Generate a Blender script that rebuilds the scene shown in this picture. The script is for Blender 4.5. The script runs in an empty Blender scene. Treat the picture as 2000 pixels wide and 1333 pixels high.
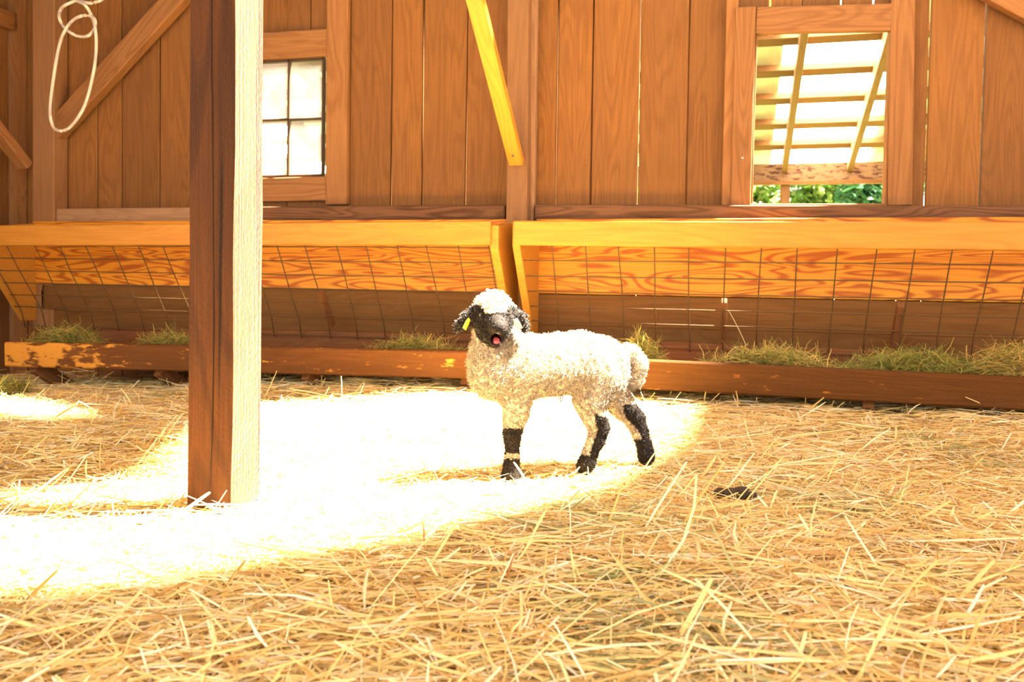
import bpy, bmesh, math, random
import numpy as np
from math import sin, cos, radians, pi
from mathutils import Matrix, Vector
from mathutils.geometry import tessellate_polygon

random.seed(7); rng = np.random.default_rng(7)
scn = bpy.context.scene
col = scn.collection

# ------------------------------------------------------------------ camera
F, PX, PY = 1600.0, 1000.0, 594.0
CAM = Vector((0, 0, .445))
R3 = (Matrix.Rotation(radians(15.05), 3, 'Z') @ Matrix.Rotation(radians(90 - 1.75), 3, 'X')
      @ Matrix.Rotation(radians(.86), 3, 'Z'))
cd = bpy.data.cameras.new('camera'); cam = bpy.data.objects.new('camera', cd); col.objects.link(cam)
cam.matrix_world = Matrix.Translation(CAM) @ R3.to_4x4()
cd.sensor_width = 36; cd.lens = F / 2000 * 36; cd.shift_y = (PY - 666.5) / 2000
cd.clip_start = .05; cd.clip_end = 200
cd.dof.use_dof = True; cd.dof.focus_distance = 1.9; cd.dof.aperture_fstop = 6.5
scn.camera = cam

# ------------------------------------------------------------------ light
w = bpy.data.worlds.new('World'); scn.world = w; w.use_nodes = True
bg = w.node_tree.nodes['Background']; bg.inputs[0].default_value = (1, .93, .83, 1); bg.inputs[1].default_value = 1.65
SAZ, SEL = radians(27), radians(60)
sd = bpy.data.lights.new('sun', 'SUN'); sun = bpy.data.objects.new('sun', sd); col.objects.link(sun)
sd.energy = 66; sd.color = (1, .93, .80); sd.angle = radians(4.5)
to_sun = Vector((cos(SAZ) * cos(SEL), sin(SAZ) * cos(SEL), sin(SEL)))
sun.rotation_euler = to_sun.to_track_quat('Z', 'Y').to_euler(); sun.location = to_sun * 12
vs = scn.view_settings
vs.view_transform = 'Standard'; vs.look = 'None'; vs.gamma = 1; vs.use_curve_mapping = False
vs.exposure = 1.28

# ------------------------------------------------------------------ helpers
def ray(x, y): return R3 @ Vector(((x - PX) / F, -(y - PY) / F, -1))
def onY(x, y, Y):
    d = ray(x, y); return CAM + d * ((Y - CAM.y) / d.y)
def onX(x, y, X):
    d = ray(x, y); return CAM + d * ((X - CAM.x) / d.x)
def onZ(x, y, Z=0):
    d = ray(x, y); return CAM + d * ((Z - CAM.z) / d.z)
def atD(x, y, D): return CAM + ray(x, y) * D
def to_top(p, q, z=2.39):
    """lengthen the line q -> p until it reaches height z"""
    d = p - q; return p + d * ((z - p.z) / d.z)
W = {}
def link(name, me, mat=None, parent=None, M=None):
    M = M or Matrix.Identity(4)
    o = bpy.data.objects.new(name, me); col.objects.link(o)
    if mat and me is not None: me.materials.append(mat)
    W[o] = M
    if parent:
        o.parent = parent; o.matrix_local = W[parent].inverted() @ M
    else: o.matrix_world = M
    return o
def tag(o, label=None, cat=None, group=None, kind=None):
    if label: o['label'] = label
    if cat: o['category'] = cat
    if group: o['group'] = group
    if kind: o['kind'] = kind
    return o
def empty(name, loc, label=None, cat=None, group=None, kind=None):
    o = link(name, None, M=Matrix.Translation(loc)); o.empty_display_size = .05
    return tag(o, label, cat, group, kind)
def box_mesh(L, w_, t, bev=.003, wob=0):
    bm = bmesh.new(); bmesh.ops.create_cube(bm, size=1)
    for v in bm.verts: v.co = Vector((v.co.x * L, v.co.y * w_, v.co.z * t))
    if wob:
        for v in bm.verts: v.co.y += random.uniform(-wob, wob)
    if bev: bmesh.ops.bevel(bm, geom=bm.edges[:], offset=bev, segments=1, affect='EDGES')
    me = bpy.data.meshes.new('board'); bm.to_mesh(me); bm.free(); return me
def frame(p0, p1, n):
    p0, p1, n = Vector(p0), Vector(p1), Vector(n)
    x = (p1 - p0).normalized(); n = (n - x * n.dot(x)).normalized(); s = n.cross(x)
    M = Matrix((x, s, n)).transposed().to_4x4(); M.translation = (p0 + p1) / 2
    return M, (p1 - p0).length
def beam(name, p0, p1, w_, t, n, mat, parent=None, bev=.003, wob=0):
    """board from p0 to p1 (centre line), width w_ across, thickness t along n"""
    M, L = frame(p0, p1, n)
    return link(name, box_mesh(L, w_, t, bev, wob), mat, parent, M)
def poly_prism(name, pts, d, mat, parent=None):
    """flat polygon (list of Vector) extruded along vector d"""
    c = sum((Vector(p) for p in pts), Vector()) / len(pts)
    n = len(pts); d = Vector(d)
    vs_ = [Vector(p) - c for p in pts] + [Vector(p) - c + d for p in pts]
    fs = [list(range(n))[::-1], list(range(n, 2 * n))] + [[i, (i + 1) % n, n + (i + 1) % n, n + i] for i in range(n)]
    me = bpy.data.meshes.new(name); me.from_pydata(vs_, [], fs); me.update()
    bm = bmesh.new(); bm.from_mesh(me); bmesh.ops.recalc_face_normals(bm, faces=bm.faces); bm.to_mesh(me); bm.free()
    return link(name, me, mat, parent, Matrix.Translation(c))
def tube_mesh(paths, r, ns=6, closed=False):
    V, Fc = [], []
    for pts in paths:
        pts = [Vector(p) for p in pts]; n = len(pts); base = len(V)
        for i, p in enumerate(pts):
            a = pts[(i - 1) % n] if (closed or i) else p; b = pts[(i + 1) % n] if (closed or i < n - 1) else p
            t = (b - a).normalized(); u = t.cross(Vector((.31, .87, .37))).normalized(); v = t.cross(u)
            for k in range(ns):
                an = 2 * pi * k / ns; V.append(p + (u * cos(an) + v * sin(an)) * r)
        for i in range(n if closed else n - 1):
            for k in range(ns):
                j = (i + 1) % n
                Fc.append((base + i * ns + k, base + i * ns + (k + 1) % ns, base + j * ns + (k + 1) % ns, base + j * ns + k))
        if not closed:
            Fc.append([base + k for k in range(ns)][::-1]); Fc.append([base + (n - 1) * ns + k for k in range(ns)])
    me = bpy.data.meshes.new('tube'); me.from_pydata(V, [], Fc); me.update()
    for p in me.polygons: p.use_smooth = True
    return me
def np_mesh(name, V, Q, C=None, smooth=True):
    """V (n,3), Q (m,k) faces of equal size, C (n,3) vertex colours"""
    me = bpy.data.meshes.new(name); k = Q.shape[1]
    me.vertices.add(len(V)); me.vertices.foreach_set('co', V.astype(np.float32).ravel())
    me.loops.add(Q.size); me.loops.foreach_set('vertex_index', Q.astype(np.int32).ravel())
    me.polygons.add(len(Q)); me.polygons.foreach_set('loop_start', np.arange(0, Q.size, k, dtype=np.int32))
    me.polygons.foreach_set('use_smooth', np.full(len(Q), smooth))
    me.update(calc_edges=True)
    if C is not None:
        a = me.color_attributes.new('Col', 'FLOAT_COLOR', 'POINT')
        a.data.foreach_set('color', np.c_[C, np.ones(len(C))].astype(np.float32).ravel())
    return me

# ------------------------------------------------------------------ materials
def newmat(name):
    m = bpy.data.materials.new(name); m.use_nodes = True
    nt = m.node_tree; return m, nt, nt.nodes['Principled BSDF'], nt.nodes['Material Output']
def node(nt, t, **kw):
    n = nt.nodes.new(t)
    for k, v in kw.items():
        if k.startswith('i_'): n.inputs[int(k[2:])].default_value = v
        else: setattr(n, k, v)
    return n
def mix(nt, a, b, f, mode='MIX'):
    n = nt.nodes.new('ShaderNodeMix'); n.data_type = 'RGBA'; n.blend_type = mode
    for s, v in ((n.inputs[6], a), (n.inputs[7], b), (n.inputs[0], f)):
        if isinstance(v, bpy.types.NodeSocket): nt.links.new(v, s)
        else: s.default_value = (*v, 1) if isinstance(v, tuple) else v
    return n.outputs[2]
def ramp(nt, src, lo, hi):
    n = nt.nodes.new('ShaderNodeMapRange'); n.inputs[1].default_value = lo; n.inputs[2].default_value = hi
    nt.links.new(src, n.inputs[0]); return n.outputs[0]
def wood(name, light, dark, fig=.6, figscale=1.0, dust=None, dustamt=.35, var=.25, rough=.75, bump=.25, crack=0, worn=None, spec=.25):
    m, nt, b, out = newmat(name); L = nt.links.new
    tc = node(nt, 'ShaderNodeTexCoord'); oi = node(nt, 'ShaderNodeObjectInfo')
    off = node(nt, 'ShaderNodeVectorMath', operation='SCALE'); off.inputs[0].default_value = (37, 53, 71); L(oi.outputs['Random'], off.inputs[3])
    add = node(nt, 'ShaderNodeVectorMath', operation='ADD'); L(tc.outputs['Object'], add.inputs[0]); L(off.outputs[0], add.inputs[1])
    def stretched(sx, s):
        mp = node(nt, 'ShaderNodeMapping'); mp.inputs[3].default_value = (sx, s, s); L(add.outputs[0], mp.inputs[0]); return mp.outputs[0]
    n1 = node(nt, 'ShaderNodeTexNoise'); n1.inputs['Scale'].default_value = 1; n1.inputs['Detail'].default_value = 1.5; n1.inputs['Distortion'].default_value = .4
    L(stretched(1.1 * figscale, 9 * figscale), n1.inputs['Vector'])
    mu = node(nt, 'ShaderNodeMath', operation='MULTIPLY'); mu.inputs[1].default_value = 75; L(n1.outputs[0], mu.inputs[0])
    si = node(nt, 'ShaderNodeMath', operation='SINE'); L(mu.outputs[0], si.inputs[0])
    rings = ramp(nt, si.outputs[0], -.2, 1.0)
    n2 = node(nt, 'ShaderNodeTexNoise'); n2.inputs['Scale'].default_value = 1; n2.inputs['Detail'].default_value = 3
    L(stretched(4, 190), n2.inputs['Vector']); fib = ramp(nt, n2.outputs[0], .35, .7)
    n3 = node(nt, 'ShaderNodeTexNoise'); n3.inputs['Scale'].default_value = 1; n3.inputs['Detail'].default_value = 3
    L(stretched(2.2, 7), n3.inputs['Vector']); blot = ramp(nt, n3.outputs[0], .3, .75)
    mm = node(nt, 'ShaderNodeMath', operation='MULTIPLY'); mm.inputs[1].default_value = fig; L(rings, mm.inputs[0])
    c = mix(nt, light, dark, mm.outputs[0])
    m2 = node(nt, 'ShaderNodeMath', operation='MULTIPLY'); m2.inputs[1].default_value = .45; L(fib, m2.inputs[0])
    c = mix(nt, c, dark, m2.outputs[0])
    vr = node(nt, 'ShaderNodeMapRange'); vr.inputs[3].default_value = 1 - var; vr.inputs[4].default_value = 1 + var; L(oi.outputs['Random'], vr.inputs[0])
    hs = node(nt, 'ShaderNodeHueSaturation'); L(c, hs.inputs['Color']); L(vr.outputs[0], hs.inputs['Value']); c = hs.outputs[0]
    if dust:
        m3 = node(nt, 'ShaderNodeMath', operation='MULTIPLY'); m3.inputs[1].default_value = dustamt; L(blot, m3.inputs[0])
        c = mix(nt, c, dust, m3.outputs[0])
    if worn:
        n5 = node(nt, 'ShaderNodeTexNoise'); n5.inputs['Scale'].default_value = 1; n5.inputs['Detail'].default_value = 5; n5.inputs['Roughness'].default_value = .65
        L(stretched(11, 34), n5.inputs['Vector'])
        sx_ = node(nt, 'ShaderNodeSeparateXYZ'); L(tc.outputs['Object'], sx_.inputs[0])
        bz = node(nt, 'ShaderNodeMapRange'); bz.inputs[1].default_value = worn[2]; bz.inputs[2].default_value = worn[3]; bz.inputs[4].default_value = worn[4]; L(sx_.outputs[0], bz.inputs[0])
        ab = node(nt, 'ShaderNodeMath', operation='ADD'); L(n5.outputs[0], ab.inputs[0]); L(bz.outputs[0], ab.inputs[1])
        c = mix(nt, c, worn[0], ramp(nt, ab.outputs[0], worn[1], worn[1] + .06))
    if crack:
        n4 = node(nt, 'ShaderNodeTexNoise'); n4.inputs['Scale'].default_value = 1; n4.inputs['Detail'].default_value = 2
        L(stretched(.9, 26), n4.inputs['Vector']); ck = ramp(nt, n4.outputs[0], .66, .7)
        m4 = node(nt, 'ShaderNodeMath', operation='MULTIPLY'); m4.inputs[1].default_value = crack; L(ck, m4.inputs[0])
        c = mix(nt, c, tuple(x * .2 for x in dark), m4.outputs[0])
    L(c, b.inputs['Base Color']); b.inputs['Roughness'].default_value = rough; b.inputs['Specular IOR Level'].default_value = spec
    ng = node(nt, 'ShaderNodeTexNoise'); ng.inputs['Scale'].default_value = 140; ng.inputs['Detail'].default_value = 2; L(add.outputs[0], ng.inputs['Vector'])
    ad = node(nt, 'ShaderNodeMath', operation='ADD'); L(n2.outputs[0], ad.inputs[0]); L(ng.outputs[0], ad.inputs[1])
    bp = node(nt, 'ShaderNodeBump'); bp.inputs['Strength'].default_value = bump; bp.inputs['Distance'].default_value = .004
    L(ad.outputs[0], bp.inputs['Height']); L(bp.outputs[0], b.inputs['Normal'])
    return m
def plain(name, c, rough=.6, metal=0, spec=.3, noise=.0):
    m, nt, b, out = newmat(name)
    b.inputs['Base Color'].default_value = (*c, 1); b.inputs['Roughness'].default_value = rough
    b.inputs['Metallic'].default_value = metal; b.inputs['Specular IOR Level'].default_value = spec
    if noise:
        tc = node(nt, 'ShaderNodeTexCoord'); n = node(nt, 'ShaderNodeTexNoise'); n.inputs['Scale'].default_value = 60
        nt.links.new(tc.outputs['Object'], n.inputs['Vector'])
        nt.links.new(mix(nt, c, tuple(x * (1 - noise) for x in c), n.outputs[0]), b.inputs['Base Color'])
    return m
def fibre(name, trans=.3, rough=.55, spec=.3, tint=(1, 1, 1)):
    """strands coloured per strand by the Col attribute; some light passes through"""
    m, nt, b, out = newmat(name); L = nt.links.new
    at = node(nt, 'ShaderNodeAttribute', attribute_name='Col')
    c = mix(nt, at.outputs['Color'], tint, 1.0, 'MULTIPLY')
    L(c, b.inputs['Base Color']); b.inputs['Roughness'].default_value = rough; b.inputs['Specular IOR Level'].default_value = spec
    tr = node(nt, 'ShaderNodeBsdfTranslucent'); L(c, tr.inputs[0])
    ms = node(nt, 'ShaderNodeMixShader'); ms.inputs[0].default_value = trans
    L(b.outputs[0], ms.inputs[1]); L(tr.outputs[0], ms.inputs[2]); L(ms.outputs[0], out.inputs[0])
    return m
WALL = wood('wall_boards', (.245, .10, .022), (.105, .033, .006), fig=.32, dust=(.185, .08, .025), dustamt=.5, var=.2, bump=.35)
FRAME = wood('frame_boards', (.31, .138, .045), (.175, .065, .017), fig=.45, var=.1)
GIRT = wood('girt_boards', (.17, .075, .038), (.06, .024, .012), fig=.8, figscale=1.3, dust=(.19, .10, .045), dustamt=.4, var=.15, spec=.08)
GIRT2 = wood('pale_girt_board', (.36, .19, .09), (.20, .095, .04), fig=.5, dust=(.34, .2, .11), dustamt=.5, var=.05)
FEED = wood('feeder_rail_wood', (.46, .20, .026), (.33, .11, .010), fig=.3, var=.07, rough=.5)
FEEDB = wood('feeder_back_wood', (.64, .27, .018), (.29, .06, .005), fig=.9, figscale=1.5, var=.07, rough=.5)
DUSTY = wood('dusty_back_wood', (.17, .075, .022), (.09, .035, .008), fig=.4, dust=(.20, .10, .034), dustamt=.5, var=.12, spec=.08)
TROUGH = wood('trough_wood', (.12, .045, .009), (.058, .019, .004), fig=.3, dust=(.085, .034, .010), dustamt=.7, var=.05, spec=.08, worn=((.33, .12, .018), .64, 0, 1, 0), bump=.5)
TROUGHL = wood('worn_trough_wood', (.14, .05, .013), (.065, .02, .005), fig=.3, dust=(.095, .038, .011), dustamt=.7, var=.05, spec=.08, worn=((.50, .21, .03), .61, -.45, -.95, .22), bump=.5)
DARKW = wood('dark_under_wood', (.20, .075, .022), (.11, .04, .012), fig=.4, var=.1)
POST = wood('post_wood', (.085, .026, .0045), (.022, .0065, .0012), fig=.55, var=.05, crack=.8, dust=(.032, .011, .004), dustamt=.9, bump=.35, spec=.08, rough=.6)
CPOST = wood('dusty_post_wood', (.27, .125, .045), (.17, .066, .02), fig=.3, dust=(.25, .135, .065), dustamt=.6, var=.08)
BRACE = wood('brace_wood', (.58, .26, .03), (.42, .155, .018), fig=.4, var=.05, rough=.5)
SHEDW = wood('lean_to_wood', (.30, .135, .04), (.17, .07, .018), fig=.4, var=.1)
STEEL = plain('rusty_wire', (.16, .085, .03), .6, .4, noise=.4)
BOLT = plain('bolt_steel', (.35, .3, .25), .4, .8)

_p = POST.node_tree.nodes['Principled BSDF']                   # rough-sawn fuzz that catches grazing light
_p.inputs['Sheen Weight'].default_value = .55; _p.inputs['Sheen Roughness'].default_value = .35; _p.inputs['Sheen Tint'].default_value = (1, .86, .66, 1)
# ------------------------------------------------------------------ ground height
def sstep(a, b, x): t = np.clip((x - a) / (b - a), 0, 1); return t * t * (3 - 2 * t)
def hgt(x, y):
    x = np.asarray(x, float); y = np.asarray(y, float)
    h = .008 * np.sin(3.1 * x + 1.3 * y) + .006 * np.sin(5.3 * y - 2.2 * x + 1) + .004 * np.sin(9.1 * x + 6.7 * y)
    dip = -.085 * sstep(-1.3, -2.9, x) * sstep(1.9, 2.8, y)
    lamb = 1 - sstep(.25, .7, np.hypot((x + .35), (y - 1.85)))
    return h * (1 - lamb) + dip

# ------------------------------------------------------------------ structure: floor, walls, ceiling
gx = np.linspace(-3.75, 6.2, 120); gy = np.linspace(-1.6, 3.6, 70)
GX, GY = np.meshgrid(gx, gy); V = np.c_[GX.ravel(), GY.ravel(), (hgt(GX, GY) - .015).ravel()]
I = np.arange(70 * 120).reshape(70, 120); Q = np.c_[I[:-1, :-1].ravel(), I[:-1, 1:].ravel(), I[1:, 1:].ravel(), I[1:, :-1].ravel()]
m, nt, b, out = newmat('packed_straw_floor')
tc = node(nt, 'ShaderNodeTexCoord'); n = node(nt, 'ShaderNodeTexNoise'); n.inputs['Scale'].default_value = 25; n.inputs['Detail'].default_value = 6
nt.links.new(tc.outputs['Object'], n.inputs['Vector'])
nt.links.new(mix(nt, (.66, .46, .18), (.34, .20, .06), ramp(nt, n.outputs[0], .35, .7)), b.inputs['Base Color']); b.inputs['Roughness'].default_value = .9
fl = link('floor', np_mesh('floor', V, Q), m); tag(fl, 'straw-strewn earth floor of the barn', kind='structure')

YW = 3.5                                                     # inner face of the wall boards
wall = empty('wall_back', (-1, YW, 0), 'wide vertical brown wall boards with thin gaps of daylight', kind='structure')
def wx(px): return onY(px, 200, YW).x
def plank(x0, x1, z0, z1, parent=wall, mat=WALL):
    g = random.uniform(.002, .0045); t = random.uniform(.022, .026)
    a = random.uniform(-.004, .004)
    beam('plank', ((x0 + x1) / 2 - a, YW + t / 2 + random.uniform(0, .003), z0), ((x0 + x1) / 2 + a, YW + t / 2, z1),
         x1 - x0 - 2 * g, t, (0, -1, 0), mat, parent, .002, .0015)
HW = 2.4
edges = [10, 52, 108, 190, 238, 312, 372, 430, 472, 560, 605, 683, 764, 826, 911, 1002, 1088, 1157, 1249, 1343, 1432, 1500, 1562, 1640, 1702, 1762, 1812, 1920, 2035, 2150, 2260, 2380, 2500, 2640, 2800, 2960, 3140, 3330, 3550]
W1 = (wx(494), wx(636), onY(560, 349, YW).z, onY(560, 112, YW).z)
W2 = (wx(1474), wx(1738), onY(1600, 404, YW).z, onY(1600, 62, YW).z)
for a, b_ in zip(edges[:-1], edges[1:]):
    x0, x1 = wx(a), wx(b_); segs = None
    for Wn in (W1, W2):
        if x1 > Wn[0] and x0 < Wn[1]:
            segs = Wn
            if x0 < Wn[0] - .02: plank(x0, Wn[0], Wn[2] - .002, Wn[3] + .002)
            if x1 > Wn[1] + .02: plank(Wn[1], x1, Wn[2] - .002, Wn[3] + .002)
            plank(x0, x1, -.12, Wn[2] - .004); plank(x0, x1, Wn[3] + .004, HW)
    if not segs: plank(x0, x1, -.12, HW)
    if not segs and random.random() < .6: beam('batten', (x1, YW + .045, -.12), (x1, YW + .045, HW), .05, .018, (0, -1, 0), WALL, wall, 0)  # unseen strips added outside to block daylight and darken the gaps
# horizontal girts on the wall
def girt(pa, pb, ya, yb, mat):
    A = onY(*pa, 3.42); B = onY(*pb, 3.42)
    h = onY(pa[0], ya, 3.42).z - onY(pa[0], yb, 3.42).z
    beam('girt', A + Vector((0, .04, -h / 2)), B + Vector((0, .04, -h / 2)), h, .078, (0, -1, 0), mat, wall, .004)
girt((107, 408), (372, 405), 408, 437, GIRT2)
girt((373, 404.5), (986, 400.5), 404, 434, GIRT)
girt((1044, 399.5), (2500, 404), 400, 432, GIRT)
# left wall
XL = wx(20)
wl = empty('wall_left', (XL, 2, 0), 'side wall of vertical brown boards at the left edge', kind='structure')
for i in range(12):
    y1 = YW - .005 - i * .17
    beam('plank', (XL - .013, y1 - .085, -.12), (XL - .013, y1 - .085, HW), .163, .025, (1, 0, 0), WALL, wl, .002)
p = onX(18, 38, XL + .05)
beam('girt', (XL + .025, 1.2, p.z), (XL + .025, YW - .01, p.z), .09, .05, (1, 0, 0), WALL, wl)

# ceiling; its unseen openings are added, shaped to throw the sunlit floor patch
SH = Vector((to_sun.x, to_sun.y)) / to_sun.z * HW
hole1 = [(-.18, 3.0), (-.19, 2.25), (-.33, 1.70), (-.56, 1.28), (-.74, 1.08), (-1.02, .91), (-1.75, .58), (-1.75, .98), (-1.33, 1.20), (-1.17, 1.52), (-1.42, 2.1), (-1.57, 2.48), (-.94, 2.78)]
hole2 = [(-2.7, 2.12), (-1.85, 1.93), (-2.0, 2.08), (-2.7, 2.4)]
rings_ = [[(-3.9, -.8), (4.4, -.8), (4.4, 3.75), (-3.9, 3.75)]] + [[(x + SH.x, y + SH.y) for x, y in h] for h in (hole1, hole2)]
pl = [[Vector((x, y, HW)) for x, y in r] for r in rings_]
tris = tessellate_polygon(pl); flat = [v for r in pl for v in r]
bm = bmesh.new(); bv = [bm.verts.new(v) for v in flat]
for t in tris: bm.faces.new([bv[i] for i in t])
bmesh.ops.recalc_face_normals(bm, faces=bm.faces)
r = bmesh.ops.extrude_face_region(bm, geom=bm.faces[:])
for v in r['geom']:
    if isinstance(v, bmesh.types.BMVert): v.co.z += .03
bmesh.ops.recalc_face_normals(bm, faces=bm.faces)
me = bpy.data.meshes.new('ceiling'); bm.to_mesh(me); bm.free()
tag(link('ceiling', me, WALL), 'board ceiling of the barn with added openings shaped to cast the sun patch', kind='structure')

# ------------------------------------------------------------------ windows
def yb(px, py): return onY(px, py, 3.485)
win1 = empty('window_1', yb(565, 344), 'small four-pane glazed window with brown casing behind the square post', kind='structure')
def casing(par, pa, pb, wpx_a, wpx_b, horiz, name='casing_board', mat=FRAME, t=.03, off=0):
    A = yb(*pa) + Vector((0, -off, 0)); B = yb(*pb) + Vector((0, -off, 0))
    if pa[1] < 0: A = to_top(A, B)
    wd = abs((yb(pa[0], wpx_a) - yb(pa[0], wpx_b)).z) if horiz else abs((yb(wpx_a, pa[1]) - yb(wpx_b, pa[1])).x)
    return beam(name, A, B, wd, t, (0, -1, 0), mat, par, .003)
casing(win1, (662, -120), (659, 400), 640, 682, False)
casing(win1, (478, -120), (474, 400), 457, 497, False)
casing(win1, (497, 92), (640, 84), 66, 117, True)
casing(win1, (495, 372), (638, 369), 347, 393, True)
SASH = plain('dark_sash', (.07, .035, .015), .6, noise=.3)
def sash(name, a, b2, w_, d=0): return beam(name, onY(*a, 3.51 + d), onY(*b2, 3.51 + d), w_, .02, (0, -1, 0), SASH, win1, .002)
sash('sash_rail', (499, 119), (634, 112), .03); sash('sash_rail', (497, 346), (632, 343), .012)
sash('sash_stile', (633, 112), (631, 345), .012); sash('sash_stile', (500, 112), (498, 345), .012)
sash('muntin', (566, 115), (564, 345), .012); sash('muntin', (499, 236), (632, 232), .010)
m, nt, b, out = newmat('dusty_glass')
tr = node(nt, 'ShaderNodeBsdfTransparent'); tl = node(nt, 'ShaderNodeBsdfTranslucent'); tl.inputs[0].default_value = (.9, .88, .8, 1)
gl = node(nt, 'ShaderNodeBsdfGlossy'); gl.inputs['Roughness'].default_value = .1
tc = node(nt, 'ShaderNodeTexCoord'); n = node(nt, 'ShaderNodeTexNoise'); n.inputs['Scale'].default_value = 14; nt.links.new(tc.outputs['Object'], n.inputs['Vector'])
ms = node(nt, 'ShaderNodeMixShader'); mr = node(nt, 'ShaderNodeMapRange'); mr.inputs[3].default_value = .015; mr.inputs[4].default_value = .07; nt.links.new(n.outputs[0], mr.inputs[0]); nt.links.new(mr.outputs[0], ms.inputs[0])
nt.links.new(tr.outputs[0], ms.inputs[1]); nt.links.new(tl.outputs[0], ms.inputs[2])
ms2 = node(nt, 'ShaderNodeMixShader'); ms2.inputs[0].default_value = .05; nt.links.new(ms.outputs[0], ms2.inputs[1]); nt.links.new(gl.outputs[0], ms2.inputs[2]); nt.links.new(ms2.outputs[0], out.inputs[0])
GLASS = m
for xa, xb in ((500, 564), (567, 631)):
    for ya, yb_ in ((118, 232), (236, 343)):
        c0 = onY((xa + xb) / 2, ya, 3.512); c1 = onY((xa + xb) / 2, yb_, 3.512); wd = onY(xb, ya, 3.512).x - onY(xa, ya, 3.512).x
        beam('pane', c0, c1, wd, .004, (0, -1, 0), GLASS, win1, 0)

win2 = empty('window_2', yb(1600, 400), 'large unglazed window opening with wide brown casing boards', kind='structure')
casing(win2, (1456, 17), (1446, 402), 1436, 1476, False, off=.012)
casing(win2, (1434, -120), (1421, 402), 1423, 1447, False)
casing(win2, (1764, -120), (1757, 402), 1741, 1788, False)
casing(win2, (1476, 41), (1741, 35), 15, 66, True)
beam('jamb', onY(1738.5, 60, 3.52), onY(1727.5, 402, 3.52), .012, .06, (0, -1, 0), FRAME, win2)
beam('jamb', onY(1477, 64, 3.535), onY(1466, 402, 3.535), .012, .05, (0, -1, 0), FRAME, win2)
beam('window_sill', onY(1462, 404, 3.52), onY(1740, 404, 3.52), .02, .06, (0, -1, 0), FRAME, win2)
bp_ = yb(1450, 311)
bmx = bmesh.new(); bmesh.ops.create_cone(bmx, segments=10, radius1=.006, radius2=.005, depth=.006, cap_ends=True)
bme = bpy.data.meshes.new('bolt_head'); bmx.to_mesh(bme); bmx.free()
link('bolt_head', bme, BOLT, win2, Matrix.Translation(bp_ + Vector((0, -.03, 0))) @ Matrix.Rotation(pi / 2, 4, 'X'))

# ------------------------------------------------------------------ posts and braces
def box_thing(name, p0, p1, w_, t, n, mat, label, cat, bev=.004, wob=0, group=None):
    return tag(beam(name, p0, p1, w_, t, n, mat, None, bev, wob), label, cat, group)
# square post in the foreground: origin at its base
pb0 = onZ(363, 1001); pb1 = onZ(461, 1004)
pc = Vector(((pb0.x + pb1.x) / 2, pb0.y + .05, 0)); pw = pb1.x - pb0.x
top = onY(420, -10, pb0.y)
lean = (top.x - onY(412, 900, pb0.y).x) / top.z * .0
PH = HW
bm = bmesh.new()
nz = 24
for i in range(nz + 1):
    z = -.03 + (PH + .03) * i / nz
    for sx, sy in ((-1, -1), (1, -1), (1, 1), (-1, 1)):
        ch = .006
        for dx, dy in (((sx * ch * -1, 0), (0, sy * ch * -1)) if sx * sy < 0 else ((0, sy * ch * -1), (sx * ch * -1, 0))):
            pass
        j = random.uniform(-.0012, .0012)
        bm.verts.new((sx * pw / 2 + j + .004 * sin(z * 2.1), sy * .046 + random.uniform(-.001, .001), z))
bm.verts.ensure_lookup_table()
for i in range(nz):
    for k in range(4):
        bm.faces.new([bm.verts[i * 4 + k], bm.verts[i * 4 + (k + 1) % 4], bm.verts[(i + 1) * 4 + (k + 1) % 4], bm.verts[(i + 1) * 4 + k]])
bm.faces.new([bm.verts[k] for k in (3, 2, 1, 0)]); bm.faces.new([bm.verts[nz * 4 + k] for k in range(4)])
bmesh.ops.bevel(bm, geom=[e for e in bm.edges if abs(e.verts[0].co.z - e.verts[1].co.z) > .01 and e.calc_face_angle(0) > .5], offset=.0035, segments=2, affect='EDGES')
# long drying crack down the front face
me = bpy.data.meshes.new('timber'); bm.to_mesh(me); bm.free()
# grain runs along local X: turn the mesh so that X is up
me.transform(Matrix.Rotation(pi / 2, 4, 'Y'))
post = empty('barn_post', pc, 'thick square timber post in the foreground, dark front face, sunlit right side', 'post')
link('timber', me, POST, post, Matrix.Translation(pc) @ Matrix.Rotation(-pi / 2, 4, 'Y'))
CRK = plain('crack_shadow_wood', (.018, .006, .002), .9)
ck = []
for z in np.linspace(.05, 1.45, 40):
    ck.append((pc.x + .002 + .004 * sin(z * 5) + .004 * sin(z * 2.1) + random.uniform(-.0006, .0006), pc.y - .0462, z))
link('drying_crack', tube_mesh([ck], .0013, 4), CRK, post)
# wall post in the middle of the wall
cp = empty('wall_post', (onY(1010, 300, 3.42).x, 3.42, -.1), 'dusty brown wall post between the two hay feeders', 'post')
beam('timber', to_top(onY(1012, -80, 3.38), onY(1007, 700, 3.38)) + Vector((0, .045, 0)), onY(1007, 700, 3.38) + Vector((0, .045, 0)), onY(1030, 300, 3.38).x - onY(989, 300, 3.38).x, .09, (0, -1, 0), CPOST, cp)
beam('batten', to_top(onY(1041, -80, 3.44), onY(1030, 700, 3.44)) + Vector((0, .02, 0)), onY(1030, 700, 3.44) + Vector((0, .02, 0)), onY(1047, 300, 3.44).x - onY(1030, 300, 3.44).x, .04, (0, -1, 0), GIRT2, cp)
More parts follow.
